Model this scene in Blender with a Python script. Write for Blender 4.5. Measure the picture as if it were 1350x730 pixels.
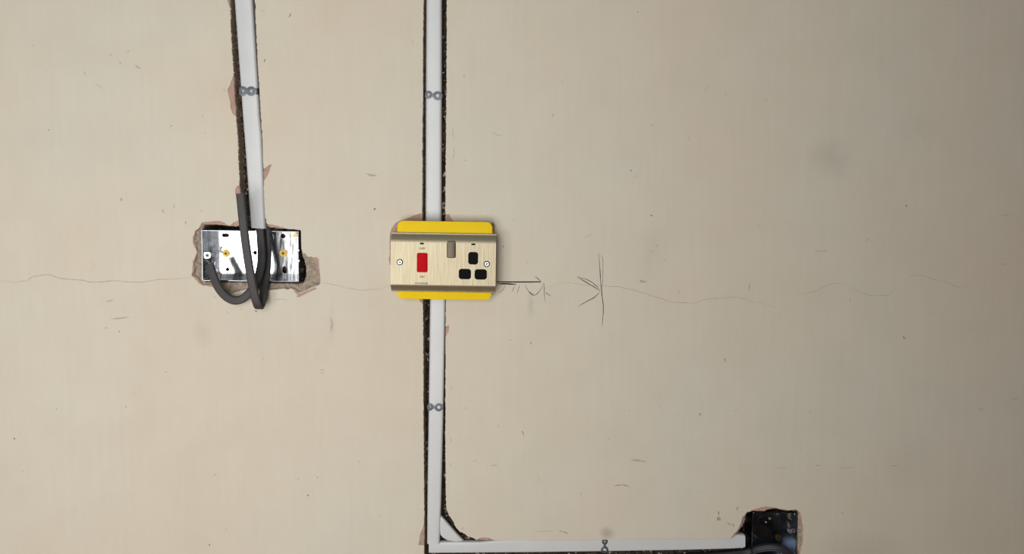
import bpy, bmesh, math, random
import numpy as np
from mathutils import Vector, Matrix
from mathutils.geometry import delaunay_2d_cdt

random.seed(7)
for o in list(bpy.data.objects):
    bpy.data.objects.remove(o, do_unlink=True)
SC = bpy.context.scene
COL = SC.collection
R = math.radians

# ------------------------------------------------------------------ camera
F_PX, PY0, PITCH, DIST, ZC = 1000.0, 270.0, R(4.0), 1.085, 1.383
cam_d = bpy.data.cameras.new('camera')
cam = bpy.data.objects.new('camera', cam_d)
COL.objects.link(cam)
cam_d.sensor_fit = 'HORIZONTAL'
cam_d.sensor_width = 36.0
cam_d.lens = F_PX * 36.0 / 1350.0
cam_d.shift_y = -(365.0 - PY0) / 1350.0
cam_d.clip_start = 0.02
cam.location = (0.0, -DIST, ZC)
cam.rotation_euler = (R(90) - PITCH, 0, 0)
SC.camera = cam

# ------------------------------------------------------------------ light
world = bpy.data.worlds.new('world')
SC.world = world
world.use_nodes = True
wb = world.node_tree.nodes['Background']
wb.inputs[0].default_value = (0.75, 0.80, 0.85, 1)
wb.inputs[1].default_value = 0.05

# daylight comes through two openings behind the photographer: a glazed door added to spread light up the wall, and a small window beside it (x0 x1 z0 z1)
ADDED_DOOR = (-0.76, 0.05, 0.45, 1.98)
WIN = (-1.28, -0.83, 0.50, 1.32)
ROOM_Y = -1.52
RADIANCE = 5.6
for nm_, op_, k_ in (('added_door_daylight', ADDED_DOOR, 1.0), ('window_daylight', WIN, 1.5)):
    win_l = bpy.data.lights.new(nm_, 'AREA')
    win_l.shape = 'RECTANGLE'
    win_l.size = op_[1] - op_[0]
    win_l.size_y = op_[3] - op_[2]
    win_l.energy = k_ * RADIANCE * math.pi * win_l.size * win_l.size_y
    win_l.color = (1.0, 0.99, 0.97)
    win = bpy.data.objects.new(nm_, win_l)
    COL.objects.link(win)
    win.location = ((op_[0] + op_[1]) / 2, ROOM_Y - 0.06, (op_[2] + op_[3]) / 2)
    win.rotation_euler = (R(90), 0, 0)

SC.view_settings.view_transform = 'Standard'
SC.view_settings.look = 'None'
SC.view_settings.gamma = 1.0
SC.view_settings.use_curve_mapping = False
SC.view_settings.exposure = 0.0

# ------------------------------------------------------------------ helpers
_up = Vector((0, math.sin(PITCH), math.cos(PITCH)))
_fw = Vector((0, math.cos(PITCH), -math.sin(PITCH)))
_cl = Vector((0, -DIST, ZC))

def W(px, py, y=0.0):
    """point of the photograph on the plane at depth y (0 = wall face, + into the wall)"""
    r = Vector((1, 0, 0)) * ((px - 675.0) / F_PX) + _up * (-(py - PY0) / F_PX) + _fw
    t = (y + DIST) / r.y
    return _cl + r * t

def W2(p, y=0.0):
    v = W(p[0], p[1], y)
    return (v.x, v.z)

MM = 0.001

def mesh_obj(name, verts, faces, mat, parent=None, smooth=False, auto=None):
    me = bpy.data.meshes.new(name)
    me.from_pydata([tuple(v) for v in verts], [], faces)
    me.validate()
    bm = bmesh.new(); bm.from_mesh(me)
    bmesh.ops.recalc_face_normals(bm, faces=bm.faces)
    bm.to_mesh(me); bm.free()
    if smooth or auto:
        me.polygons.foreach_set('use_smooth', [True] * len(me.polygons))
        if auto:
            me.set_sharp_from_angle(angle=R(auto))
    if mat:
        me.materials.append(mat)
    o = bpy.data.objects.new(name, me)
    COL.objects.link(o)
    if parent:
        o.parent = parent
    return o

def empty(name, loc, roty=0.0):
    o = bpy.data.objects.new(name, None)
    COL.objects.link(o)
    o.empty_display_size = 0.02
    o.location = loc
    o.rotation_euler = (0, roty, 0)
    return o

def tag(o, label=None, cat=None, group=None, kind=None):
    if label: o['label'] = label
    if cat: o['category'] = cat
    if group: o['group'] = group
    if kind: o['kind'] = kind
    return o

def to_local(root, px, py, dy):
    """photo point -> local coordinates of a root, dy = depth relative to the root"""
    w = W(px, py, root.location.y + dy) - Vector(root.location)
    a = root.rotation_euler.y
    c, s = math.cos(-a), math.sin(-a)
    return (c * w.x + s * w.z, -s * w.x + c * w.z)

def circle(cx, cz, r, n=24, rz=None):
    rz = r if rz is None else rz
    return [(cx + r * math.cos(2 * math.pi * i / n), cz + rz * math.sin(2 * math.pi * i / n)) for i in range(n)]

def rrect(x0, x1, z0, z1, r, n=5):
    pts = []
    for (cx, cz, a0) in ((x1 - r, z0 + r, -90), (x1 - r, z1 - r, 0), (x0 + r, z1 - r, 90), (x0 + r, z0 + r, 180)):
        for i in range(n + 1):
            a = R(a0 + 90.0 * i / n)
            pts.append((cx + r * math.cos(a), cz + r * math.sin(a)))
    return pts

def inside(p, poly):
    x, y = p; c = False
    n = len(poly); j = n - 1
    for i in range(n):
        xi, yi = poly[i]; xj, yj = poly[j]
        if (yi > y) != (yj > y) and x < (xj - xi) * (y - yi) / (yj - yi) + xi:
            c = not c
        j = i
    return c

def area2(poly):
    return sum(poly[i - 1][0] * poly[i][1] - poly[i][0] * poly[i - 1][1] for i in range(len(poly)))

def offset(poly, d):
    """move an outline inwards by d"""
    if d == 0: return list(poly)
    s = 1 if area2(poly) > 0 else -1
    out = []; n = len(poly)
    for i in range(n):
        a = Vector(poly[i - 1]); b = Vector(poly[i]); c = Vector(poly[(i + 1) % n])
        e1 = (b - a).normalized(); e2 = (c - b).normalized()
        n1 = Vector((-e1.y, e1.x)); n2 = Vector((-e2.y, e2.x))
        m = n1 + n2
        if m.length < 1e-6: m = n1
        m.normalize()
        k = d / max(0.4, m.dot(n1))
        out.append((b.x + s * m.x * k, b.y + s * m.y * k))
    return out

def fill(outline, holes):
    vs = [Vector(p) for p in outline]; ed = []
    n = len(outline); ed += [(i, (i + 1) % n) for i in range(n)]
    for h in holes:
        b = len(vs); vs += [Vector(p) for p in h]
        ed += [(b + i, b + (i + 1) % len(h)) for i in range(len(h))]
    ov, _, of, *_ = delaunay_2d_cdt(vs, ed, [], 0, 1e-9)
    tri = []
    for f in of:
        c = sum((ov[i] for i in f), Vector((0, 0))) / len(f)
        if inside(c, outline) and not any(inside(c, h) for h in holes):
            tri.append(tuple(f))
    return ov, tri

def slab(outline, y_front, y_back, holes=(), chamfer=0.0, steps=2):
    """flat solid with the outline in x,z; front chamfered. -> verts, faces"""
    V = []; Fc = []
    fo = offset(outline, chamfer); fh = [offset(h, -chamfer) for h in holes]
    ov, tri = fill(fo, fh)
    b = len(V); V += [(p[0], y_front, p[1]) for p in ov]; Fc += [tuple(b + i for i in f) for f in tri]
    bov, btri = fill(list(outline), list(holes))
    b = len(V); V += [(p[0], y_back, p[1]) for p in bov]; Fc += [tuple(b + i for i in f) for f in btri]
    def wall(loop, sgn):
        rings = []
        if chamfer:
            for k in range(steps + 1):
                a = math.pi / 2 * k / steps
                rings.append([(p[0], y_front + chamfer * (1 - math.cos(a)), p[1]) for p in offset(loop, sgn * chamfer * (1 - math.sin(a)))])
        else:
            rings.append([(p[0], y_front, p[1]) for p in loop])
        rings.append([(p[0], y_back, p[1]) for p in loop])
        n = len(loop)
        for a, bb in zip(rings, rings[1:]):
            b0 = len(V); V.extend(a); V.extend(bb)
            for i in range(n):
                j = (i + 1) % n
                Fc.append((b0 + i, b0 + j, b0 + n + j, b0 + n + i))
    wall(list(outline), 1)
    for h in holes: wall(list(h), -1)
    return V, Fc

def weld(o, d=1e-6):
    bm = bmesh.new(); bm.from_mesh(o.data)
    bmesh.ops.remove_doubles(bm, verts=bm.verts, dist=d)
    bmesh.ops.recalc_face_normals(bm, faces=bm.faces)
    bm.to_mesh(o.data); bm.free()
    return o

def slab_obj(name, outline, yf, yb, mat, parent=None, holes=(), chamfer=0.0, auto=40, steps=2):
    v, f = slab(outline, yf, yb, holes, chamfer, steps)
    o = mesh_obj(name, v, f, mat, parent)
    weld(o)
    o.data.polygons.foreach_set('use_smooth', [True] * len(o.data.polygons))
    o.data.set_sharp_from_angle(angle=R(auto))
    return o

def catmull(pts, n):
    pts = [Vector(p) for p in pts]
    P = [pts[0] * 2 - pts[1]] + pts + [pts[-1] * 2 - pts[-2]]
    out = []
    for i in range(1, len(P) - 2):
        for k in range(n):
            t = k / n
            a, b, c, d = P[i - 1], P[i], P[i + 1], P[i + 2]
            out.append(0.5 * ((2 * b) + (c - a) * t + (2 * a - 5 * b + 4 * c - d) * t * t + (3 * b - a - 3 * c + d) * t ** 3))
    out.append(pts[-1].copy())
    return out

# ------------------------------------------------------------------ materials
def mat(name, color, rough=0.5, metal=0.0, noise=0.0, nscale=40.0, bump=0.0, bscale=200.0, nstretch=(1, 1, 1),
        spec=0.5, color2=None, rvar=0.0, bdist=0.001):
    m = bpy.data.materials.new(name); m.use_nodes = True
    nt = m.node_tree; N = nt.nodes; L = nt.links
    b = N['Principled BSDF']
    b.inputs['Roughness'].default_value = rough
    b.inputs['Metallic'].default_value = metal
    b.inputs['Specular IOR Level'].default_value = spec
    tc = N.new('ShaderNodeTexCoord'); mp = N.new('ShaderNodeMapping')
    mp.inputs['Scale'].default_value = nstretch
    L.new(tc.outputs['Object'], mp.inputs['Vector'])
    nz = N.new('ShaderNodeTexNoise'); nz.inputs['Scale'].default_value = nscale
    nz.inputs['Detail'].default_value = 5.0; nz.inputs['Roughness'].default_value = 0.6
    L.new(mp.outputs[0], nz.inputs['Vector'])
    rp = N.new('ShaderNodeValToRGB')
    c2 = color2 if color2 else tuple(c * (1 - noise) for c in color)
    rp.color_ramp.elements[0].position = 0.3; rp.color_ramp.elements[1].position = 0.7
    rp.color_ramp.elements[0].color = (*c2, 1); rp.color_ramp.elements[1].color = (*color, 1)
    L.new(nz.outputs['Fac'], rp.inputs['Fac']); L.new(rp.outputs['Color'], b.inputs['Base Color'])
    if rvar:
        mr = N.new('ShaderNodeMapRange')
        mr.inputs['To Min'].default_value = max(0.02, rough - rvar); mr.inputs['To Max'].default_value = rough + rvar
        mr.inputs['From Min'].default_value = 0.3; mr.inputs['From Max'].default_value = 0.7
        L.new(nz.outputs['Fac'], mr.inputs['Value']); L.new(mr.outputs[0], b.inputs['Roughness'])
    if bump:
        n2 = N.new('ShaderNodeTexNoise'); n2.inputs['Scale'].default_value = bscale; n2.inputs['Detail'].default_value = 4.0
        L.new(mp.outputs[0], n2.inputs['Vector'])
        bp = N.new('ShaderNodeBump'); bp.inputs['Strength'].default_value = bump; bp.inputs['Distance'].default_value = bdist
        L.new(n2.outputs['Fac'], bp.inputs['Height']); L.new(bp.outputs[0], b.inputs['Normal'])
    m['bsdf'] = b.name
    return m

def srgb(r, g, b):
    f = lambda c: (c / 255 / 12.92) if c <= 10 else ((c / 255 + 0.055) / 1.055) ** 2.4
    return (f(r), f(g), f(b))

def paint_material():
    m = mat('cream_wall_paint', (0.66, 0.575, 0.435), 0.62, 0, spec=0.25)
    nt = m.node_tree; N = nt.nodes; L = nt.links; b = N['Principled BSDF']
    tc = next(n for n in N if n.type == 'TEX_COORD')
    def noise(scale, det, stretch, rough=0.55):
        mp = N.new('ShaderNodeMapping'); mp.inputs['Scale'].default_value = stretch
        L.new(tc.outputs['Object'], mp.inputs['Vector'])
        n = N.new('ShaderNodeTexNoise'); n.inputs['Scale'].default_value = scale; n.inputs['Detail'].default_value = det
        n.inputs['Roughness'].default_value = rough
        L.new(mp.outputs[0], n.inputs['Vector']); return n
    def ramp(src, p0, c0, p1, c1):
        r = N.new('ShaderNodeValToRGB')
        r.color_ramp.elements[0].position = p0; r.color_ramp.elements[0].color = (*c0, 1)
        r.color_ramp.elements[1].position = p1; r.color_ramp.elements[1].color = (*c1, 1)
        L.new(src, r.inputs['Fac']); return r
    def mix(kind, a, bb, fac):
        x = N.new('ShaderNodeMix'); x.data_type = 'RGBA'; x.blend_type = kind
        if isinstance(fac, float): x.inputs[0].default_value = fac
        else: L.new(fac, x.inputs[0])
        L.new(a, x.inputs[6])
        if isinstance(bb, tuple): x.inputs[7].default_value = (*bb, 1)
        else: L.new(bb, x.inputs[7])
        return x.outputs[2]
    # two slightly different coats of cream, in broad cloudy patches
    base = ramp(noise(2.6, 4, (1, 1, 1)).outputs['Fac'], 0.35, (0.660, 0.575, 0.458), 0.65, (0.640, 0.598, 0.495)).outputs[0]
    blotch = ramp(noise(14, 5, (1, 1, 1)).outputs['Fac'], 0.3, (0.95, 0.945, 0.93), 0.62, (1, 1, 1)).outputs[0]
    c = mix('MULTIPLY', base, blotch, 0.7)
    drag = ramp(noise(120, 3, (1, 1, 0.07)).outputs['Fac'], 0.3, (0.955, 0.955, 0.955), 0.65, (1, 1, 1)).outputs[0]
    c = mix('MULTIPLY', c, drag, 0.5)
    # rare grimy flecks
    fl = ramp(noise(55, 6, (1, 1, 1), 0.7).outputs['Fac'], 0.24, (1, 1, 1), 0.33, (0, 0, 0)).outputs[0]
    c = mix('MIX', c, (0.36, 0.31, 0.25), mix('MULTIPLY', fl, (0.45, 0.45, 0.45), 1.0))
    # stains with a place of their own; the last is a painted shadow
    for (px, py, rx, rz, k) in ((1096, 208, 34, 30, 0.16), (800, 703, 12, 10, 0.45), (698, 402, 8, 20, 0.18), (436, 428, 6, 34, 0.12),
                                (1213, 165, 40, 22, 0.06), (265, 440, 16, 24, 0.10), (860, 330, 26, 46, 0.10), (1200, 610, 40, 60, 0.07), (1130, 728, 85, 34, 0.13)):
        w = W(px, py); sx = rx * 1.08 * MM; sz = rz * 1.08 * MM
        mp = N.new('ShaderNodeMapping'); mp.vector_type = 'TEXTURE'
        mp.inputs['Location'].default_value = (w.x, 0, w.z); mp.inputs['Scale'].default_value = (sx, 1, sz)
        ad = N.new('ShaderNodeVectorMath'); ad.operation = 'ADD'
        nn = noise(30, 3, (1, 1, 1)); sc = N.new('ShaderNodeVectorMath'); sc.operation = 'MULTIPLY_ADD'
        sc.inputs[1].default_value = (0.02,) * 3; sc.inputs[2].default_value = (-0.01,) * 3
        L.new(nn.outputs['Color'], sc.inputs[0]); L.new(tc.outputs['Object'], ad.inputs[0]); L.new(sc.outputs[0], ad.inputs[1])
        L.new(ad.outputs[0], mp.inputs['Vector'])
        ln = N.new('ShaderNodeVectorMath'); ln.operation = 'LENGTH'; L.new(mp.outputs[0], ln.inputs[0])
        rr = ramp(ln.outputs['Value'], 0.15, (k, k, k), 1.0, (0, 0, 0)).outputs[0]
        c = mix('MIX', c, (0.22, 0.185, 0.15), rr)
    L.new(c, b.inputs['Base Color'])
    bn = noise(260, 4, (1, 1, 0.35)); bl = noise(9, 3, (1, 1, 1))
    b1 = N.new('ShaderNodeBump'); b1.inputs['Strength'].default_value = 0.10; b1.inputs['Distance'].default_value = 0.0006
    L.new(bn.outputs['Fac'], b1.inputs['Height'])
    b2 = N.new('ShaderNodeBump'); b2.inputs['Strength'].default_value = 0.25; b2.inputs['Distance'].default_value = 0.004
    L.new(bl.outputs['Fac'], b2.inputs['Height']); L.new(b1.outputs[0], b2.inputs['Normal'])
    L.new(b2.outputs[0], b.inputs['Normal'])
    return m

M = {}
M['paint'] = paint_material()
M['pink'] = mat('pink_plaster', srgb(190, 157, 140), 0.9, noise=0.25, nscale=90, bump=0.4, bscale=500, spec=0.2)
M['render'] = mat('grey_sand_render', srgb(184, 168, 150), 0.95, noise=0.45, nscale=220, bump=0.8, bscale=700, spec=0.15)
M['cut'] = mat('cut_brown_render', srgb(156, 136, 116), 0.95, noise=0.4, nscale=150, bump=0.6, bscale=500, spec=0.1)
M['clinker'] = mat('dark_clinker_masonry', srgb(74, 64, 56), 0.95, color2=srgb(28, 24, 22), nscale=120, bump=0.9, bscale=500, spec=0.1)
def add_grit(m):
    nt = m.node_tree; N = nt.nodes; L = nt.links; b = N['Principled BSDF']
    src = b.inputs['Base Color'].links[0].from_socket
    tc = next(n for n in N if n.type == 'TEX_COORD')
    nz = N.new('ShaderNodeTexNoise'); nz.inputs['Scale'].default_value = 170; nz.inputs['Detail'].default_value = 2
    L.new(tc.outputs['Object'], nz.inputs['Vector'])
    r = N.new('ShaderNodeValToRGB'); r.color_ramp.elements[0].position = 0.60; r.color_ramp.elements[1].position = 0.68
    L.new(nz.outputs['Fac'], r.inputs['Fac'])
    x = N.new('ShaderNodeMix'); x.data_type = 'RGBA'
    L.new(r.outputs[0], x.inputs[0]); L.new(src, x.inputs[6]); x.inputs[7].default_value = (0.48, 0.43, 0.38, 1)
    L.new(x.outputs[2], b.inputs['Base Color'])
add_grit(M['clinker'])
M['pvc'] = mat('white_pvc', (0.63, 0.64, 0.64), 0.38, noise=0.05, nscale=25, bump=0.03, bscale=90)
M['clip'] = mat('galvanised_strap', (0.17, 0.185, 0.205), 0.5, 0.75, noise=0.4, nscale=500, bump=0.2, bscale=900)
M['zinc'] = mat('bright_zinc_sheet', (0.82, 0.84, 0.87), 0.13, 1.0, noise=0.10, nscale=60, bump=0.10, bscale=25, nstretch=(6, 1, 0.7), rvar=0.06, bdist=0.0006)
M['zincdark'] = mat('shaded_zinc_sheet', (0.40, 0.425, 0.46), 0.20, 1.0, noise=0.2, nscale=60, bump=0.12, bscale=30, rvar=0.06, bdist=0.0006)  # zinc copy darkened to paint shade on the empty box's inner walls
M['brass_plate'] = mat('brushed_antique_brass', srgb(182, 173, 149), 0.46, 0.85, color2=srgb(124, 112, 88), nscale=1500, bump=0.12, bscale=2600, nstretch=(1, 1, 0.02), rvar=0.06, bdist=0.0003)
M['rocker'] = mat('brushed_bronze', srgb(96, 86, 74), 0.45, 0.9, noise=0.3, nscale=900, nstretch=(1, 1, 0.04), rvar=0.05)
M['red'] = mat('red_plastic', srgb(196, 0, 10), 0.55, noise=0.08, nscale=60, spec=0.08)
M['black'] = mat('black_plastic', (0.004, 0.004, 0.005), 0.75, noise=0.2, spec=0.12)
M['yellow'] = mat('yellow_plastic', srgb(242, 204, 0), 0.55, noise=0.06, nscale=30, spec=0.2)
M['cable'] = mat('grey_cable_sheath', srgb(62, 59, 59), 0.6, noise=0.2, nscale=70, bump=0.1, bscale=200)
M['cabledark'] = mat('dark_cable_sheath', srgb(46, 44, 49), 0.55, noise=0.2, nscale=70)
M['copper'] = mat('copper_conductor', srgb(184, 110, 70), 0.35, 1.0, noise=0.2)
M['screw'] = mat('bright_screw_steel', (0.5, 0.5, 0.52), 0.35, 1.0, noise=0.15, nscale=400)
M['screwring'] = mat('dark_screw_rim', (0.035, 0.035, 0.035), 0.6, 0.0, noise=0.2, spec=0.2)
M['brass'] = mat('yellow_brass_screw', srgb(206, 176, 88), 0.42, 0.8, noise=0.25, nscale=300)
M['ink'] = mat('printed_dark_lettering', srgb(70, 60, 50), 0.6, noise=0.1)
M['graphite'] = mat('graphite', srgb(44, 38, 36), 0.7, spec=0.1, noise=0.35, nscale=300)
M['graphitefaint'] = mat('faint_graphite', srgb(120, 107, 94), 0.7, spec=0.1, noise=0.2, nscale=300)
M['crackfaint'] = mat('faint_hairline_crack', srgb(190, 176, 154), 0.9, noise=0.3, nscale=200)
M['crack'] = mat('hairline_crack', srgb(174, 159, 138), 0.9, noise=0.3, nscale=200)
M['scuff'] = mat('grimy_scuff', srgb(194, 181, 160), 0.8, noise=0.3, nscale=200)
M['scuffdark'] = mat('dark_dent', srgb(138, 122, 104), 0.8, noise=0.3, nscale=200)
M['room'] = mat('plain_room_plaster', srgb(84, 86, 90), 0.8, noise=0.05, nscale=3)
M['ceil'] = mat('white_ceiling_paint', srgb(190, 204, 218), 0.8, noise=0.03, nscale=3)
M['box2'] = mat('darkened_zinc_sheet', (0.30, 0.34, 0.40), 0.22, 1.0, noise=0.3, nscale=60, bump=0.12, bscale=30, rvar=0.06, bdist=0.0006)  # zinc darkened in colour for the dark room it reflects
M['darkbrass'] = mat('dark_brass_screw', srgb(120, 104, 40), 0.45, 0.8, noise=0.3, nscale=300)  # darker brass for the screw in the lower box
M['lugm'] = mat('folded_zinc_ear', (0.50, 0.52, 0.55), 0.42, 1.0, noise=0.2, nscale=300)
M['floor'] = mat('brown_floor_boards', srgb(150, 100, 60), 0.6, noise=0.3, nscale=6, nstretch=(1, 8, 1))
M['frame'] = mat('painted_opening_frame', srgb(150, 146, 140), 0.5, noise=0.05)

# ------------------------------------------------------------------ the broken wall
X0, X1, Z0, Z1 = -1.95, 1.60, 0.0, 2.4
H = 0.55 * MM

# outlines in photo pixels on the wall face.  kind 0: paint gone, pink plaster; 1: sandy render; 2: cut right through
P0, P1, P2 = [], [], []
P2.append((21, [(300, -170), (303, 0), (305, 50), (307.5, 90), (309, 120), (311, 150), (313.3, 180), (315, 220), (316.3, 255), (317.5, 300),
               (353, 300), (349.5, 287), (348, 262), (347, 220), (345.6, 180), (343.6, 150), (342, 125), (340, 90), (338, 50), (336, 0), (333, -170)]))
P2.append((46, [(264.5, 305), (268, 296.5), (280, 296), (300, 297.5), (310, 299), (318, 297), (336, 296), (350, 297), (356, 300), (372, 301.5),
               (386, 302.5), (395.5, 303), (397, 307), (396.8, 320), (397, 334), (399.2, 342), (401, 352), (401.5, 366), (399, 374), (390, 375),
               (370, 374.5), (350, 374.5), (330, 373.5), (300, 373.5), (276, 373), (269, 371.5), (265.5, 366), (264, 350), (263.5, 330), (263, 315)]))
P2.append((20, [(557.5, -170), (558.5, 0), (557.8, 60), (557.6, 130), (557, 200), (556.8, 300), (557.6, 395), (558.2, 450), (558.4, 540), (559, 620), (559.4, 680),
               (559.4, 800), (1000, 800), (1000, 709), (975, 709), (963, 709.6), (900, 710.6), (840, 710.8), (800, 711.2), (760, 712.3), (700, 712.2), (660, 712.2),
               (628, 712), (623, 708.5), (617, 707), (612, 703.4), (605, 700), (599.5, 693), (598, 688), (592.5, 680.5), (588.8, 672), (588, 660), (587.3, 620), (587, 540), (587.3, 450), (587.5, 395),
               (586.8, 300), (587.6, 200), (588.4, 130), (588.8, 60), (588.8, 0), (588.5, -170)]))
P2.append((45, [(528, 310), (645, 312), (645, 380), (528, 378)]))
P2.append((46, [(966, 709), (975, 704), (981, 693), (985.5, 680), (988, 675), (994, 673.3), (1000, 674.3), (1008, 674), (1012, 672), (1017, 671),
               (1024, 670.6), (1030, 672.6), (1040, 673.2), (1050.5, 672.8), (1053, 676), (1052.6, 690), (1052, 710), (1053, 722), (1053.5, 746), (1000, 752), (966, 752)]))
P1.append([(266, 294), (259, 304), (255.5, 314), (255.5, 320), (259.5, 327), (261, 333), (258.5, 338), (255.8, 344), (255.2, 352), (253.5, 362.5), (258, 366),
           (263, 371), (268, 375), (276, 375), (285, 376.5), (291, 381.5), (297, 386), (301, 387.5), (306, 386.5), (313, 383.5), (320, 382), (330, 381),
           (350, 382.2), (358, 381.8), (370, 380.8), (385, 380), (390, 382), (392.5, 386), (397, 383.5), (405, 380.5), (412, 377), (421, 373.5), (421.3, 365),
           (419, 352), (417, 345), (414, 341), (408, 340), (403.5, 337), (400, 332), (397.5, 326), (392, 320), (380, 330), (300, 330), (285, 300)])
P1.append([(965, 709), (970, 703.5), (975.5, 697.5), (978.5, 689), (980, 682.5), (985.5, 676), (992, 676), (1000, 700), (980, 715)])
P1.append([(1050, 674), (1054.5, 676.5), (1056.5, 690), (1058, 705), (1057, 717), (1054.5, 725), (1056, 750), (1045, 750), (1045, 690)])
P0.append([(262, 302), (265.5, 293), (274, 292), (288, 291.3), (295, 293), (299, 296), (303, 297), (308, 293), (314, 291), (318, 295), (318, 305), (264, 305)])
P0.append([(258, 303), (254.3, 313), (254.3, 321), (258.4, 328), (259.5, 333), (257, 338), (254.6, 344), (254, 352), (252.2, 363.3), (257, 367.4), (262, 372.4),
           (268, 376.6), (278, 377.5), (300, 380), (300, 330), (280, 305)])
P0.append([(349, 292), (352.5, 295.5), (358, 296.2), (366, 297.4), (373, 300), (376, 303), (350, 303)])
P0.append([(400, 340), (408, 338.5), (417, 339), (420.3, 341.5), (420.6, 352), (422.4, 365), (422, 374.5), (413, 378.5), (405, 381.5), (397, 385.3), (392.5, 388), (388, 383), (384, 376), (398, 350)])
P0.append([(299.5, -6), (304, -6), (305.5, 13), (303, 10), (300.5, 2)])
P0.append([(310, 98), (306.8, 101), (303.6, 112), (300, 118), (301, 126), (303.3, 134), (305, 145), (308, 152), (312.5, 154)])
P0.append([(345, 222.5), (349, 222), (352, 219.6), (354.6, 217.4), (357.8, 216.6), (356, 224), (352.5, 232), (349.5, 237), (345, 241)])
P0.append([(318, 244), (313.4, 244.6), (310.4, 249), (309.8, 256.5), (318, 257)])
P0.append([(514.5, 345), (513.6, 315), (515.5, 302), (521.5, 294), (535, 288), (548, 283.3), (556, 280.8), (560, 281), (560, 330), (530, 345)])
P0.append([(512.4, 340), (514, 337), (520, 337), (520, 350), (514, 348.5)])
P0.append([(585, 283), (591.6, 282), (594.5, 286.5), (598, 292), (606, 296), (640, 299), (645.5, 300), (648, 295), (650.4, 292), (653, 297), (651.5, 306), (640, 312), (585, 310)])
P0.append([(552, 391), (553.5, 395.5), (558, 401), (562, 395), (562, 388)])
P0.append([(585, 431), (589, 430), (592.6, 428.6), (592, 436), (589.4, 441.5), (585, 445)])
P0.append([(551.6, 718.5), (553.8, 705), (556.8, 697), (559.6, 689), (564, 690), (564, 718.5)])
P0.append([(627, 714), (629.5, 710.5), (633.5, 708.8), (640, 708.2), (647, 709.6), (651.5, 712), (652, 715)])
P0.append([(988, 676), (991, 672), (1000, 669.3), (1010, 667.6), (1020, 668.2), (1030, 670.8), (1040, 672), (1050, 671.4), (1055.6, 675), (1057.8, 690), (1059, 705), (1058, 718), (1055.6, 726), (1057, 752), (1040, 752), (1040, 690)])
P0.append([(962.5, 711), (968.5, 702.6), (974, 696.5), (977.2, 688.5), (978.6, 681.5), (985, 674.6), (996, 674), (996, 711)])
P0.append([(945.3, 683.4), (947, 681.2), (950, 682), (950.4, 685.4), (946.2, 686)])

def wp(poly): return np.array([W2(p) for p in poly])

_rng = np.random.RandomState(3)
_lat = _rng.rand(512, 512)
def vnoise(x, z, s):
    u = x / s + 1000.37; v = z / s + 1000.71
    i = np.floor(u).astype(int); j = np.floor(v).astype(int); a = u - i; b = v - j
    a = a * a * (3 - 2 * a); b = b * b * (3 - 2 * b)
    g = lambda p, q: _lat[p % 512, q % 512]
    return (g(i, j) * (1 - a) + g(i + 1, j) * a) * (1 - b) + (g(i, j + 1) * (1 - a) + g(i + 1, j + 1) * a) * b - 0.5
def fbm(x, z, s):
    return vnoise(x, z, s) + 0.5 * vnoise(x + 3.1, z + 1.7, s / 2.1) + 0.25 * vnoise(x + 5.3, z + 9.1, s / 4.3)

def inner(poly, X, Z):
    """distance inside an outline, positive inside; far points get -1"""
    out = np.full(X.shape, -1.0)
    mn = poly.min(0) - 0.006; mx = poly.max(0) + 0.006
    k = np.where((X > mn[0]) & (X < mx[0]) & (Z > mn[1]) & (Z < mx[1]))[0]
    if len(k) == 0: return out
    x = X[k]; z = Z[k]
    d2 = np.full(x.shape, 1e9); ins = np.zeros(x.shape, bool)
    n = len(poly)
    for i in range(n):
        ax, az = poly[i - 1]; bx, bz = poly[i]
        ex, ez = bx - ax, bz - az
        t = np.clip(((x - ax) * ex + (z - az) * ez) / (ex * ex + ez * ez + 1e-18), 0, 1)
        d2 = np.minimum(d2, (x - ax - t * ex) ** 2 + (z - az - t * ez) ** 2)
        if az != bz:
            c = ((az > z) != (bz > z)) & (x < (bx - ax) * (z - az) / (bz - az) + ax)
            ins ^= c
    out[k] = np.where(ins, 1, -1) * np.sqrt(d2)
    return out

RECTS = [('cable_chase', (290, -175, 366, 288)), ('box_recess', (244, 285, 432, 398)), ('cable_chase', (545, -175, 605, 276)), ('box_recess', (503, 274, 664, 404)),
         ('cable_chase', (545, 402, 605, 668)), ('cable_chase', (545, 664, 665, 806)), ('cable_chase', (660, 700, 930, 806)), ('box_recess', (925, 655, 1082, 806))]
rects = []
for nm, (a, b, c, d) in RECTS:
    p = [W(a, b), W(c, b), W(a, d), W(c, d)]
    i0 = math.floor((min(q.x for q in p) - X0) / H); i1 = math.ceil((max(q.x for q in p) - X0) / H)
    j0 = math.floor((min(q.z for q in p) - Z0) / H); j1 = math.ceil((max(q.z for q in p) - Z0) / H)
    rects.append((i0, i1, j0, j1))

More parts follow.
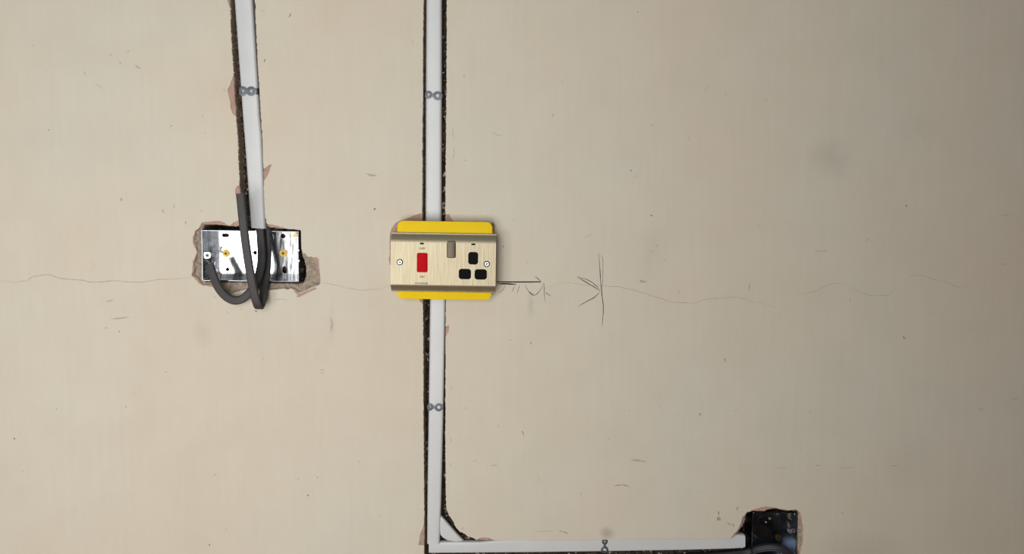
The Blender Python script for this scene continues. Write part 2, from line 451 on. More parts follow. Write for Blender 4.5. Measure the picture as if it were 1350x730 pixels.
def build_wall():
    ni = int(round((X1 - X0) / H)); nj = int(round((Z1 - Z0) / H))
    mask = np.zeros((ni, nj), bool)
    reg = np.zeros((ni, nj), np.int8)
    for k, (i0, i1, j0, j1) in enumerate(rects):
        mask[i0:i1, j0:j1] = True; reg[i0:i1, j0:j1] = k
    I, J = np.where(mask)
    rg = reg[I, J]
    nvj = nj + 1
    corners = np.stack([I * nvj + J, (I + 1) * nvj + J, (I + 1) * nvj + J + 1, I * nvj + J + 1], 1)
    uniq, invq = np.unique(corners, return_inverse=True)
    quads = invq.reshape(corners.shape)
    vi = uniq // nvj; vj = uniq % nvj
    X = X0 + vi * H; Z = Z0 + vj * H
    # rim of the fine patches stays in the wall plane
    full = np.zeros((ni + 2, nj + 2), bool); full[1:-1, 1:-1] = mask
    rim = ~(full[vi, vj] & full[vi + 1, vj] & full[vi, vj + 1] & full[vi + 1, vj + 1])
    def warp(amp, s, o):
        return X + amp * fbm(X + o, Z, s), Z + amp * fbm(X, Z + o + 7.7, s)
    xa, za = warp(1.1 * MM, 4.5 * MM, 0.0)
    s0 = np.max([inner(wp(p), xa, za) for p in P0], 0)
    xb, zb = warp(2.2 * MM, 7 * MM, 3.0)
    s1 = np.max([inner(wp(p), xb, zb) for p in P1], 0)
    xc, zc = warp(0.9 * MM, 3.6 * MM, 5.0)
    s2 = np.full(X.shape, -1.0); d2 = np.zeros(X.shape)
    rough = fbm(X, Z, 5 * MM)
    for dep, p in P2:
        s = inner(wp(p), xc, zc)
        d2 = np.maximum(d2, dep * MM * np.clip(s / (1.3 * MM), 0, 1)); s2 = np.maximum(s2, s)
    d2 = d2 + np.where(s2 > 1.3 * MM, 4.5 * MM * np.clip(rough, -0.6, 0.6), 0)
    d0 = (0.9 * MM + 0.5 * MM * fbm(X, Z, 3 * MM)) * np.clip(s0 / (0.6 * MM), 0, 1)
    d1 = (3.2 * MM + np.clip(s1, 0, 14 * MM) * 0.45 + 4.5 * MM * fbm(X, Z, 6 * MM)) * np.clip(s1 / (1.0 * MM), 0, 1)
    d1 = np.maximum(d1, 0)
    dep = np.maximum.reduce([d0, d1, d2, np.zeros_like(d0)])
    dep[rim] = 0
    V = np.stack([X, dep, Z], 1)
    q2 = s2[quads].mean(1); q1 = s1[quads].mean(1); q0 = s0[quads].mean(1)
    qd = dep[quads]
    lay = np.zeros(len(quads), np.int8)
    lay[q0 > 0] = 1; lay[q1 > 0] = 2
    lay[q2 > 0] = 3; lay[q2 > 1.25 * MM] = 4
    def sub(sel, name, mats, parent=None, extra=None):
        q = quads[sel]
        u, iv = np.unique(q, return_inverse=True)
        vv = V[u]; ff = iv.reshape(q.shape); mi = lay[sel].astype(np.int32)
        if extra is not None:
            ev, ef = extra
            ff = np.concatenate([ff, ef + len(vv)]); vv = np.concatenate([vv, ev]); mi = np.concatenate([mi, np.zeros(len(ef), np.int32)])
        me = bpy.data.meshes.new(name)
        me.vertices.add(len(vv)); me.vertices.foreach_set('co', vv.astype(np.float32).ravel())
        me.loops.add(ff.size); me.loops.foreach_set('vertex_index', ff.astype(np.int32).ravel())
        me.polygons.add(len(ff)); me.polygons.foreach_set('loop_start', np.arange(0, ff.size, 4, dtype=np.int32))
        used = sorted(set(mi.tolist())); rm = {a: b for b, a in enumerate(used)}
        for a in used: me.materials.append(mats[a])
        me.polygons.foreach_set('material_index', np.array([rm[a] for a in mi.tolist()], np.int32))
        me.update(calc_edges=True); me.validate()
        o = bpy.data.objects.new(name, me); COL.objects.link(o)
        if parent: o.parent = parent
        return o
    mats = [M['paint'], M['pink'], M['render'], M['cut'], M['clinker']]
    # the unbroken rest of the wall, as large quads between the patches
    xs = sorted({0, ni} | {r[0] for r in rects} | {r[1] for r in rects}); zs = sorted({0, nj} | {r[2] for r in rects} | {r[3] for r in rects})
    ev, ef = [], []
    for a, b in zip(xs, xs[1:]):
        for c, d in zip(zs, zs[1:]):
            if mask[a, c]: continue
            n = len(ev)
            ev += [(X0 + a * H, 0, Z0 + c * H), (X0 + b * H, 0, Z0 + c * H), (X0 + b * H, 0, Z0 + d * H), (X0 + a * H, 0, Z0 + d * H)]
            ef.append((n, n + 1, n + 2, n + 3))
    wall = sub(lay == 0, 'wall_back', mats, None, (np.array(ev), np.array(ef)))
    groups = [((0,), 'cable_chase', 'narrow chase cut down to the empty metal box'),
              ((1,), 'box_recess', 'ragged hole with grey render around the empty metal box'),
              ((2, 4, 5, 6), 'cable_chase', 'long dark chase turning from vertical to horizontal at the bottom'),
              ((3,), 'box_recess', 'broken plaster edge around the cooker switch'),
              ((7,), 'box_recess', 'broken hole around the dark box at the bottom edge')]
    for ks, nm, lb in groups:
        o = sub((lay > 0) & np.isin(rg, ks), nm, mats, wall)
        o['label'] = lb
    return wall

wall = build_wall()
tag(wall, 'cream painted plaster wall, chased out for cables, with cracks and pencil marks', 'wall', kind='structure')

# ------------------------------------------------------------------ the rest of the room, behind and beside the photographer
def box_vf(x0, x1, y0, y1, z0, z1, V=None, Fc=None):
    V = [] if V is None else V; Fc = [] if Fc is None else Fc
    b = len(V)
    V += [(x, y, z) for x in (x0, x1) for y in (y0, y1) for z in (z0, z1)]
    Fc += [tuple(b + i for i in f) for f in ((0, 1, 3, 2), (4, 6, 7, 5), (0, 4, 5, 1), (2, 3, 7, 6), (0, 2, 6, 4), (1, 5, 7, 3))]
    return V, Fc
def shell(name, boxes, m, label, cat):
    V, Fc = [], []
    for b in boxes: box_vf(*b, V, Fc)
    return tag(mesh_obj(name, V, Fc, m), label, cat, kind='structure')
XR = X1
shell('floor', [(X0, XR, ROOM_Y, 0, -0.05, 0)], M['floor'], 'brown wooden floor of the room', 'floor')
shell('ceiling', [(X0, XR, ROOM_Y, 0, 2.4, 2.45)], M['ceil'], 'plain plaster ceiling of the room', 'ceiling')
shell('wall_left', [(X0 - 0.05, X0, ROOM_Y, 0, 0, 2.4)], M['room'], 'plain side wall left of the cream wall', 'wall')
shell('wall_right', [(XR, XR + 0.05, ROOM_Y, 0, 0, 2.4)], M['room'], 'plain side wall right of the cream wall', 'wall')
wy = (ROOM_Y - 0.05, ROOM_Y)
shell('wall_front', [(X0, WIN[0], *wy, 0, 2.4), (ADDED_DOOR[1], XR, *wy, 0, 2.4), (WIN[1], ADDED_DOOR[0], *wy, 0, 2.4), (WIN[0], WIN[1], *wy, 0, WIN[2]), (WIN[0], WIN[1], *wy, WIN[3], 2.4),
                     (ADDED_DOOR[0], ADDED_DOOR[1], *wy, 0, ADDED_DOOR[2]), (ADDED_DOOR[0], ADDED_DOOR[1], *wy, ADDED_DOOR[3], 2.4)],
      M['room'], 'opposite wall with the added door and the window that light the room', 'wall')
fr = 0.03
for nm_, op_, lb_, ct_ in (('window_1', WIN, 'painted frame of the small window behind the viewer', 'window'), ('added_door_1', ADDED_DOOR, 'painted frame of the added glazed door behind the viewer', 'door')):
    fy = (ROOM_Y - 0.04, ROOM_Y + 0.01)
    shell(nm_, [(op_[0], op_[0] + fr, *fy, op_[2], op_[3]), (op_[1] - fr, op_[1], *fy, op_[2], op_[3]), (op_[0] + fr, op_[1] - fr, *fy, op_[2], op_[2] + fr), (op_[0] + fr, op_[1] - fr, *fy, op_[3] - fr, op_[3])], M['frame'], lb_, ct_)

# ------------------------------------------------------------------ cable capping
def hat_profile(hw, depth, r, n=5):
    """open channel section: (offset across, depth behind its face)"""
    out = [(-hw, depth)]
    for i in range(n + 1):
        a = math.pi / 2 * i / n
        out.append((-hw + r * (1 - math.cos(a)), r * (1 - math.sin(a))))
    out += [(x * -1, y) for x, y in reversed(out)]
    t = 1.1 * MM
    inn = [(-hw + t, depth)]
    for i in range(n + 1):
        a = math.pi / 2 * i / n
        inn.append((-hw + t + (r - t) * (1 - math.cos(a)), t + (r - t) * (1 - math.sin(a))))
    inn += [(x * -1, y) for x, y in reversed(inn)]
    return out, inn

def capping(name, stations, depth, radius, label, yf_default=7 * MM):
    """stations: ((edge a px), (edge b px), face depth)"""
    V, Fc = [], []
    rings = []
    for st in stations:
        a, b = st[0], st[1]; yf = st[2] if len(st) > 2 else yf_default
        A = W(*a, yf); B = W(*b, yf)
        c = (A + B) / 2; u = (B - A); hw = u.length / 2; u.normalize()
        o, i = hat_profile(hw, depth, radius)
        ring = [c + u * x + Vector((0, y, 0)) for x, y in o] + [c + u * x + Vector((0, y, 0)) for x, y in reversed(i)]
        rings.append(ring)
    n = len(rings[0])
    for rg_ in rings: V += rg_
    for k in range(len(rings) - 1):
        for i in range(n):
            j = (i + 1) % n
            Fc.append((k * n + i, k * n + j, (k + 1) * n + j, (k + 1) * n + i))
    h = n // 2
    for k in (0, len(rings) - 1):
        for i in range(h - 1):
            Fc.append((k * n + i, k * n + i + 1, k * n + n - 2 - i, k * n + n - 1 - i))
    o = mesh_obj(name, V, Fc, M['pvc'], auto=50)
    return tag(o, label, 'capping', 'white capping strips over the cables')

capping('cable_capping', [((302, -165), (325.5, -165)), ((308.3, 0), (332.3, 0)), ((314.8, 90), (338, 90)), ((319, 150), (341.6, 150)), ((321.4, 180), (344.4, 180)),
                          ((326.5, 250), (347.4, 250)), ((330.2, 300.5), (349.6, 301.5))], 11 * MM, 4.2 * MM,
        'leaning white capping strip running down to the empty metal box')
capping('cable_capping', [((561.5, -165), (583, -165)), ((561.5, 0), (582.3, 0)), ((560.8, 130), (582.2, 130)), ((560.5, 290), (581.8, 290)), ((561, 330), (581.5, 330))], 11 * MM, 4.0 * MM,
        'white vertical capping strip above the cooker switch', 8 * MM)
capping('cable_capping', [((567, 370), (587.3, 370)), ((566.6, 400), (586.9, 400)), ((564.8, 540), (584.4, 540)), ((563, 660), (581.6, 660)), ((562.6, 717), (579.4, 717.3))], 11 * MM, 3.6 * MM,
        'white vertical capping strip below the cooker switch', 6 * MM)
capping('cable_capping', [((565.2, 729.6), (565.4, 714.8)), ((632, 729.2), (632, 714.4)), ((660, 728.9), (660, 711.6)), ((700, 728.6), (700, 709.6)), ((797, 727.3), (797, 708.4)), ((900, 725.6), (900, 706.4)), ((965, 723.8), (965, 704.8)), ((980, 723.0), (980, 704.6)), ((982.6, 721.8), (982.6, 706))],
        6.5 * MM, 3.0 * MM, 'white horizontal capping strip along the bottom edge', 9 * MM)
# short diagonal offcut in the corner
dy = 8 * MM
pts = [W2(p, dy) for p in [(581.2, 680), (588, 687.5), (595, 695.5), (602, 703.5), (611.5, 713.2), (606, 714.3), (600, 714.6), (590, 713), (584, 709.5), (580.4, 705.5), (579.2, 697), (578.6, 689), (579.6, 684)]]
tag(slab_obj('cable_capping', pts, dy, dy + 5.5 * MM, M['pvc'], chamfer=2.6 * MM, steps=5, auto=60), 'short diagonal white capping offcut bridging the corner', 'capping', 'white capping strips over the cables')

# ------------------------------------------------------------------ perforated strap clips
def clip(discs, neck, tail_a, tail_b, face, label, vertical=False):
    """discs: (px, py, outer r, hole r); a flat perforated strap whose ends fold back beside the capping"""
    root = empty('strap_clip', W(discs[0][0], discs[0][1], face))
    s = 1.08 * MM
    loc = lambda p: (W2(p, face)[0] - root.location.x, W2(p, face)[1] - root.location.z)
    (ax, ay, ar, ah), (bx, by, br, bh) = discs
    ang = math.atan2(by - ay, bx - ax)
    def arc(cx, cy, r, a0, a1, n=12):
        return [(cx + r * math.cos(a0 + (a1 - a0) * i / n), cy + r * math.sin(a0 + (a1 - a0) * i / n)) for i in range(n + 1)]
    g = math.acos(min(1, neck / ar)) ; gg = math.asin(min(1, neck / ar)); gb = math.asin(min(1, neck / br))
    ta = math.asin(min(1, tail_a[1] / ar)); tb = math.asin(min(1, tail_b[1] / br))
    ux, uy = math.cos(ang), math.sin(ang); nx, ny = -uy, ux
    out = []
    out += arc(ax, ay, ar, ang + gg, ang + math.pi - ta)
    out += [(ax - ux * tail_a[0] + nx * tail_a[1], ay - uy * tail_a[0] + ny * tail_a[1]), (ax - ux * tail_a[0] - nx * tail_a[1], ay - uy * tail_a[0] - ny * tail_a[1])]
    out += arc(ax, ay, ar, ang + math.pi + ta, ang + 2 * math.pi - gg)
    out += arc(bx, by, br, ang + math.pi + gb, ang + 2 * math.pi - tb)
    out += [(bx + ux * tail_b[0] - nx * tail_b[1], by + uy * tail_b[0] - ny * tail_b[1]), (bx + ux * tail_b[0] + nx * tail_b[1], by + uy * tail_b[0] + ny * tail_b[1])]
    out += arc(bx, by, br, ang + tb, ang + math.pi - gb)
    outl = [loc(p) for p in out]
    holes = [[loc(p) for p in arc(ax, ay, ah, 0, 2 * math.pi * 15 / 16, 15)], [loc(p) for p in arc(bx, by, bh, 0, 2 * math.pi * 15 / 16, 15)]]
    slab_obj('strap', outl, -0.8 * MM, -0.1 * MM, M['clip'], root, holes=holes, chamfer=0.25 * MM)
    for (cx, cy, r, h) in discs:       # raised rim round each hole
        ring = [loc(p) for p in arc(cx, cy, r * 0.74, 0, 2 * math.pi * 19 / 20, 19)]
        hole = [loc(p) for p in arc(cx, cy, h * 1.05, 0, 2 * math.pi * 15 / 16, 15)]
        slab_obj('eyelet', ring, -1.2 * MM, -0.7 * MM, M['clip'], root, holes=[hole], chamfer=0.3 * MM)
    for t, (cx, cy, sg) in ((tail_a, (ax, ay, -1)), (tail_b, (bx, by, 1))):     # ends folded back
        p = [loc((cx + sg * ux * t[0] + k * nx * t[1], cy + sg * uy * t[0] + k * ny * t[1])) for k in (-1, 1)]
        q = [loc((cx + sg * ux * (t[0] + 1.4) + k * nx * t[1], cy + sg * uy * (t[0] + 1.4) + k * ny * t[1])) for k in (-1, 1)]
        V = [(p[0][0], -0.8 * MM, p[0][1]), (p[1][0], -0.8 * MM, p[1][1]), (q[1][0], 0.6 * MM, q[1][1]), (q[0][0], 0.6 * MM, q[0][1]), (q[1][0], 14 * MM, q[1][1]), (q[0][0], 14 * MM, q[0][1])]
        V += [(a, b + 0.9 * MM, c) for a, b, c in V]
        Fc = [(0, 1, 2, 3), (3, 2, 4, 5), (6, 7, 8, 9), (9, 8, 10, 11), (0, 3, 9, 6), (3, 5, 11, 9), (1, 2, 8, 7), (2, 4, 10, 8), (4, 5, 11, 10), (0, 1, 7, 6)]
        mesh_obj('strap_end', V, Fc, M['clip'], root)
    return tag(root, label, 'clip', 'perforated steel strap clips holding the capping')

clip([(319.8, 120, 6.2, 1.9), (331, 120.2, 6.2, 1.9)], 3.6, (4.2, 4), (7.6, 4), 6.2 * MM, 'grey steel strap clip on the leaning capping above the empty box')
clip([(564.6, 124.8, 5.2, 1.6), (576.6, 126.2, 5.8, 2.4)], 2.2, (4, 3.4), (6.4, 3), 7.2 * MM, 'grey steel strap clip on the capping above the cooker switch')
clip([(566.6, 536.3, 4.6, 1.3), (578.2, 536.7, 5.2, 2.4)], 1.8, (2, 4.2), (6, 2.6), 5.2 * MM, 'grey steel strap clip on the capping below the cooker switch')
clip([(797.2, 713.6, 3.8, 1.2), (797, 724.6, 4.8, 2.4)], 1.3, (4, 3.6), (3, 4), 8.2 * MM, 'grey steel strap clip on the horizontal bottom capping')

# ------------------------------------------------------------------ metal back boxes
def back_box(name, corners_px, y_front, depth, roty, label, m, gap=1.0 * MM):
    c = [W(*p, y_front) for p in corners_px]
    ctr = sum(c, Vector()) / 4
    root = empty(name, (ctr.x, y_front, ctr.z), roty)
    lc = [to_local(root, *p, 0) for p in corners_px]
    x0 = (lc[0][0] + lc[3][0]) / 2; x1 = (lc[1][0] + lc[2][0]) / 2
    z1 = (lc[0][1] + lc[1][1]) / 2; z0 = (lc[2][1] + lc[3][1]) / 2
    root['ext'] = (x0, x1, z0, z1, depth)
    tag(root, label, 'electrical box')
    return root
def side(root, x0, x1, z0, z1, d, m, name='side_wall', y0=0.0):
    V, Fc = box_vf(x0, x1, y0, d, z0, z1)
    o = mesh_obj(name, V, Fc, m, root)
    bv = o.modifiers.new('bevel', 'BEVEL'); bv.width = 0.35 * MM; bv.segments = 2
    return o

def pozi_screw(root, x, z, y, r, head_m, rim_m=None, cross=True, washer=None):
    t = r * 0.2; l = r * 0.68
    holes = []
    if cross:
        ca, sa = math.cos(R(8)), math.sin(R(8))
        cr = [(-t, -l), (t, -l), (t, -t), (l, -t), (l, t), (t, t), (t, l), (-t, l), (-t, t), (-l, t), (-l, -t), (-t, -t)]
        holes = [[(x + ca * a - sa * b, z + sa * a + ca * b) for a, b in cr]]
    s = slab_obj('screw', circle(x, z, r, 28), y - 1.6 * MM, y, head_m, root, holes=holes, chamfer=0.0)
    # domed shoulder and dark cross bottom
    slab_obj('screw_slot', circle(x, z, r * 0.66, 16), y - 0.6 * MM, y - 0.1 * MM, M['screwring'], s)
    if washer:
        slab_obj('screw_rim', circle(x, z, washer, 28), y - 1.0 * MM, y, rim_m, s, holes=[circle(x, z, r * 1.01, 28)], chamfer=0.25 * MM)
    return s

# ---- empty double box on the left
bx = back_box('metal_back_box', [(264.6, 303.3), (393.4, 304.6), (394.2, 371.6), (267.2, 369.8)], 3 * MM, 35 * MM, R(0.7), 'empty galvanised double metal box with two looped grey cables', M['zinc'])
x0, x1, z0, z1, dp = bx['ext']
t = 1.1 * MM
bp = lambda px, py: to_local(bx, px, py, dp - t)
fp = lambda px, py: to_local(bx, px, py, 0)
k = 1.11 * MM
def slot(px, py, w, h, r):
    a, b = bp(px, py); return rrect(a - w * k / 2, a + w * k / 2, b - h * k / 2, b + h * k / 2, r * k)
holes = [slot(297.3, 310, 10, 5.2, 2.5), slot(375.2, 355.6, 5.6, 9.6, 2.7)]
for (px, py, r) in ((336.4, 333, 2.4), (300, 355, 2.3), (373.2, 311, 2.8)):
    holes.append(circle(*bp(px, py), r * 1.12 * k, 20))
slab_obj('back_panel', [(x0, z0), (x1, z0), (x1, z1), (x0, z1)], dp - t, dp, M['zinc'], bx, holes=holes)
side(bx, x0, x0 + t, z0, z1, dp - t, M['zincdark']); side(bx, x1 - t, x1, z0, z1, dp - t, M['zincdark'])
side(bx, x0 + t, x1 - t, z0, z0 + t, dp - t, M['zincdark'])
# top wall leaves a mouth where the cables enter
ca, cb = to_local(bx, 334, 304, 0)[0], to_local(bx, 358, 304, 0)[0]
side(bx, x0 + t, ca, z1 - t, z1, dp - t, M['zincdark']); side(bx, cb, x1 - t, z1 - t, z1, dp - t, M['zincdark'])
# pressed knockout rings on the back panel
for (px, py, r) in ((352, 313, 9), (290, 350, 8)):
    a, b = bp(px, py)
    slab_obj('knockout', circle(a, b, r * k, 32), dp - t - 0.35 * MM, dp - t + 0.1 * MM, M['zinc'], bx, holes=[circle(a, b, r * k - 0.5 * MM, 32)], chamfer=0.12 * MM)
def lug(root, px, py, r, y, edge, m, hole=0.42, name='fixing_lug'):
    """half-round ear folded in from the rim, with a threaded hole; edge: direction of the rim"""
    cx, cz = to_local(root, px, py, y); r *= k
    pts = []
    a0 = {'l': -90, 'r': 90, 't': 180, 'b': 0}[edge]
    for i in range(13):
        a = R(a0 + 15 * i); pts.append((cx + r * math.cos(a), cz + r * math.sin(a)))
    e = {'l': (-1, 0), 'r': (1, 0), 't': (0, 1), 'b': (0, -1)}[edge]; q = r * 0.9
    pts += [(pts[-1][0] + e[0] * q, pts[-1][1] + e[1] * q), (pts[0][0] + e[0] * q, pts[0][1] + e[1] * q)]
    return slab_obj(name, pts, y, y + 1.2 * MM, m, root, holes=[circle(cx, cz, r * hole, 16)], chamfer=0.2 * MM)
lug(bx, 272.8, 336.4, 4.9, 1.5 * MM, 'l', M['zinc'])
lug(bx, 388.6, 338, 4.3, 1.5 * MM, 'r', M['lugm'])
for (px, py) in ((393.2, 330), (393.6, 343.6)):
    a, b = fp(px, py); slab_obj('rivet', circle(a, b, 1.7 * k, 16), -0.9 * MM, 0.5 * MM, M['screw'], bx, chamfer=0.5 * MM)
for (px, py) in ((298.2, 333.8), (373.6, 333.6)):
    a, b = bp(px, py); pozi_screw(bx, a, b, dp - t - 0.6 * MM, 3.6 * k, M['brass'], M['brass'], True, 5.0 * k)
a, b = bp(389, 309)
tb_ = slab_obj('earth_tab', [(a - 3 * k, b - 2.6 * k), (a + 2.6 * k, b - 3 * k), (a + 2.8 * k, b + 3.2 * k), (a + 0.8 * k, b + 3.4 * k)], dp - 6 * MM, dp - 5 * MM, M['brass'], bx, holes=[circle(a + 0.6 * k, b - 0.8 * k, 1.2 * k, 12)], chamfer=0.15 * MM)

# ---- dark box at the bottom edge
b2 = back_box('metal_back_box', [(992.6, 675.5), (1051, 675.5), (1051, 741), (990.2, 741)], 3 * MM, 36 * MM, R(0.4), 'dark metal box half cut by the bottom edge, black cable inside', M['box2'])
x0, x1, z0, z1, dp = b2['ext']
bp2 = lambda px, py: to_local(b2, px, py, dp - t)
holes = [circle(*bp2(1003, 683), 2.4 * k, 18), circle(*bp2(1013.5, 683.6), 3.6 * k, 20, 2.6 * k), circle(*bp2(1006, 700), 2.2 * k, 18)]
slab_obj('back_panel', [(x0, z0), (x1, z0), (x1, z1), (x0, z1)], dp - t, dp, M['box2'], b2, holes=holes)
side(b2, x1 - t, x1, z0, z1, dp - t, M['box2'])
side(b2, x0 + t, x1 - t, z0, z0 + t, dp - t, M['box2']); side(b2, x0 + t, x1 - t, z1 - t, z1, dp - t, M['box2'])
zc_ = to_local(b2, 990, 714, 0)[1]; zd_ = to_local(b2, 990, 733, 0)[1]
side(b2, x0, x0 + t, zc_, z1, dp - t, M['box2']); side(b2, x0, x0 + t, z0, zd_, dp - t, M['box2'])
side(b2, x0, x0 + t, zd_, zc_, 12 * MM, M['box2'])
lug(b2, 994.8, 705.6, 2.6, 1.5 * MM, 'l', M['box2']); lug(b2, 1046, 699.6, 3.0, 1.5 * MM, 'r', M['lugm'])
lug(b2, 1020.6, 678, 2.6, 1.5 * MM, 't', M['box2']); lug(b2, 1015, 738, 3, 1.5 * MM, 'b', M['box2'])
a, b = to_local(b2, 1041, 700, 6 * MM)
slab_obj('threaded_bush', circle(a, b, 2.6 * k, 18), 4 * MM, 9 * MM, M['lugm'], b2, holes=[circle(a, b, 1.4 * k, 14)], chamfer=0.3 * MM)
a, b = bp2(1026, 708); pozi_screw(b2, a, b, dp - t - 0.6 * MM, 3.0 * k, M['darkbrass'], M['darkbrass'], True, 4.2 * k)
a, b = bp2(1011, 688); slab_obj('glint_disc', circle(a, b, 2.2 * k, 18, 1.2 * k), dp - t - 1.2 * MM, dp - t, M['zinc'], b2, chamfer=1.0 * MM, steps=4)  # small bright zinc disc standing in for a glint on the panel
for px in (1043, 1047.5):      # knockouts pressed in the right-hand wall
    pass
kz = to_local(b2, 1046, 683, 0)[1]
V, Fc = slab([(p[0], p[1]) for p in circle(15 * MM, kz, 5.5 * MM, 24)], 0, 0.5 * MM, chamfer=0.2 * MM)
mesh_obj('knockout', [(x1 - t - 0.35 * MM + v[1], v[0], v[2]) for v in V], Fc, M['box2'], b2)

# ------------------------------------------------------------------ cables
def cable(name, path_px, width, thick, m, label, wdir=None, n=8):
    P = catmull([W(px, py, y * MM) for px, py, y in path_px], n)
    root = empty(name, P[0])
    prof = []
    for i in range(28):          # flat twin section: two cores and a middle rib under one sheath
        a = 2 * math.pi * i / 28
        cx = math.copysign(abs(math.cos(a)) ** 0.7, math.cos(a)); sz = math.copysign(abs(math.sin(a)) ** 0.75, math.sin(a))
        groove = 1 - 0.24 * math.exp(-((abs(cx) - 0.30) / 0.11) ** 2)
        prof.append((cx * width / 2, sz * thick / 2 * groove))
    V, Fc = [], []
    pw = None
    for i, p in enumerate(P):
        tg = (P[min(i + 1, len(P) - 1)] - P[max(i - 1, 0)]).normalized()
        if wdir is not None:
            w = Vector(wdir)
        else:
            w = tg.cross(Vector((0, 1, 0)))
        w = (w - tg * w.dot(tg))
        if w.length < 1e-4: w = pw.copy()
        w.normalize()
        if pw is not None and w.dot(pw) < 0: w = -w
        if pw is not None: w = (w + pw * 1.0); w = (w - tg * w.dot(tg)).normalized()
        pw = w.copy()
        nn = tg.cross(w).normalized()
        V += [p + w * a + nn * b - Vector(root.location) for a, b in prof]
    c = len(prof)
    for k_ in range(len(P) - 1):
        for i in range(c):
            j = (i + 1) % c
            Fc.append((k_ * c + i, k_ * c + j, (k_ + 1) * c + j, (k_ + 1) * c + i))
    Fc.append(tuple(range(c))); Fc.append(tuple((len(P) - 1) * c + i for i in range(c)))
    mesh_obj('sheath', V, Fc, m, root, auto=50)
    # cut conductors flush in the free end
    tg = (P[-1] - P[-2]).normalized(); nn = tg.cross(pw).normalized()
    for s in (-0.55, 0.0, 0.55):
        r = thick * (0.17 if s else 0.10)
        V = []
        for q in (-0.4 * MM, 0.5 * MM):
            V += [P[-1] + pw * (s * width / 2 + r * math.cos(a)) + nn * (r * math.sin(a)) + tg * q - Vector(root.location) for a in [2 * math.pi * i / 10 for i in range(10)]]
        Fc = [(i, (i + 1) % 10, 10 + (i + 1) % 10, 10 + i) for i in range(10)] + [tuple(range(10)), tuple(range(10, 20))]
        mesh_obj('conductor', V, Fc, M['copper'], root)
    return tag(root, label, 'cable', 'flat grey power cables')

cable('power_cable', [(341, 286, 12), (343, 302, 12), (344.5, 322, 11), (345, 342, 3), (341.5, 362, -7), (334, 379, -12), (323, 391.5, -14), (311, 396, -14), (299, 391.5, -13),
                      (289, 380.5, -11), (282, 366, -8), (276.5, 348.5, -4)], 12 * MM, 6.6 * MM, M['cable'],
      'grey cable looping left, cut end inside the empty metal box')
cable('power_cable', [(349, 286, 20), (351, 302, 22), (352.5, 322, 22), (352, 345, 14), (350, 370, 3), (346.8, 391, -12), (344, 402, -18), (341.4, 405, -23), (338.8, 400, -28), (334.6, 384, -31),
                      (329.6, 358, -33), (325.2, 330, -33), (321.4, 300, -31), (316.8, 255, -27)], 11.8 * MM, 6.0 * MM, M['cable'],
      'grey cable folded upright in front of the empty box, end above it', wdir=(1, 0.12, 0))
cable('power_cable', [(860, 738, 16), (920, 734, 14), (960, 731, 13), (985, 727.5, 13), (1000, 723, 6), (1015, 721, 0), (1030, 723.5, -4), (1042, 731, -4), (1050, 744, 4), (1046, 756, 14)],
      11 * MM, 9 * MM, M['cabledark'], 'dark grey cable curving through the box at the bottom edge')

# ------------------------------------------------------------------ cooker control unit
YB = -20 * MM                                   # back of the face plate
c4 = [(516.6, 305.6), (654.4, 307.9), (653.2, 385.3), (516.2, 383.5)]
cc = sum((W(*p, YB) for p in c4), Vector()) / 4
cu = empty('cooker_switch', (cc.x, YB, cc.z), R(0.92))
tag(cu, 'brushed antique brass cooker switch and socket plate with red rocker', 'cooker switch')
lc = [to_local(cu, *p, 0) for p in c4]
hx = (lc[1][0] + lc[2][0] - lc[0][0] - lc[3][0]) / 4; hz = (lc[0][1] + lc[1][1] - lc[2][1] - lc[3][1]) / 4
YF = -9.5 * MM                                   # front face, local
q = lambda px, py, y=YF: to_local(cu, px, py, y)
zt = q(585, 320)[1]; zb = q(585, 375.8)[1]
kf = 1.055 * MM
def ap(px, py, w, h, r):
    a, b = q(px, py); return rrect(a - w * kf / 2, a + w * kf / 2, b - h * kf / 2, b + h * kf / 2, r * kf)
red_o = ap(556.6, 346, 14.2, 26, 2.2); bro_o = ap(595, 328.6, 11.8, 23, 1.9)
sock = [ap(623.8, 340.3, 13.2, 16.8, 3.8), ap(612.9, 361.1, 16.4, 14, 3.8), ap(633.8, 361.6, 16.4, 14, 3.8)]
neon = [ap(556.2, 320.6 + 0.3, 5.2, 2.3, 0.8), ap(624, 322.0, 5.2, 2.3, 0.8)]
face = [(-hx, zb), (hx, zb), (hx, zt), (-hx, zt)]
v, f = slab(face, YF, YF + 1.2 * MM, holes=[red_o, bro_o] + sock + neon)
V = list(v); Fc = list(f)
# curved top and bottom shoulders run the full width, then a narrow lip
def shoulder(za, ze, sgn):
    prof = []
    for i in range(9):
        t_ = i / 8
        prof.append((za + (ze - sgn * 2.6 * MM - za) * t_, YF + (-YF - 3.2 * MM) * (0.25 * t_ + 0.75 * t_ ** 2)))
    prof += [(ze - sgn * 2.2 * MM, -3.0 * MM), (ze - sgn * 0.5 * MM, -2.7 * MM), (ze, -2.2 * MM), (ze, 0)]
    b0 = len(V)
    for z_, y_ in prof: V.extend([(-hx, y_, z_), (hx, y_, z_)])
    for i in range(len(prof) - 1):
        Fc.append((b0 + 2 * i, b0 + 2 * i + 1, b0 + 2 * i + 3, b0 + 2 * i + 2))
    return prof
pt = shoulder(zt, hz, 1); pb = shoulder(zb, -hz, -1)
for sx in (-hx, hx):                             # end caps follow the section
    loop = [(sx, y_, z_) for z_, y_ in pt] + [(sx, y_, z_) for z_, y_ in reversed(pb)]
    b0 = len(V); V += loop
    Fc.append(tuple(range(b0, b0 + len(loop))))
b0 = len(V); V += [(-hx, 0, -hz), (hx, 0, -hz), (hx, 0, hz), (-hx, 0, hz)]; Fc.append((b0, b0 + 1, b0 + 2, b0 + 3))
fo = mesh_obj('face_plate', V, Fc, M['brass_plate'], cu); weld(fo)
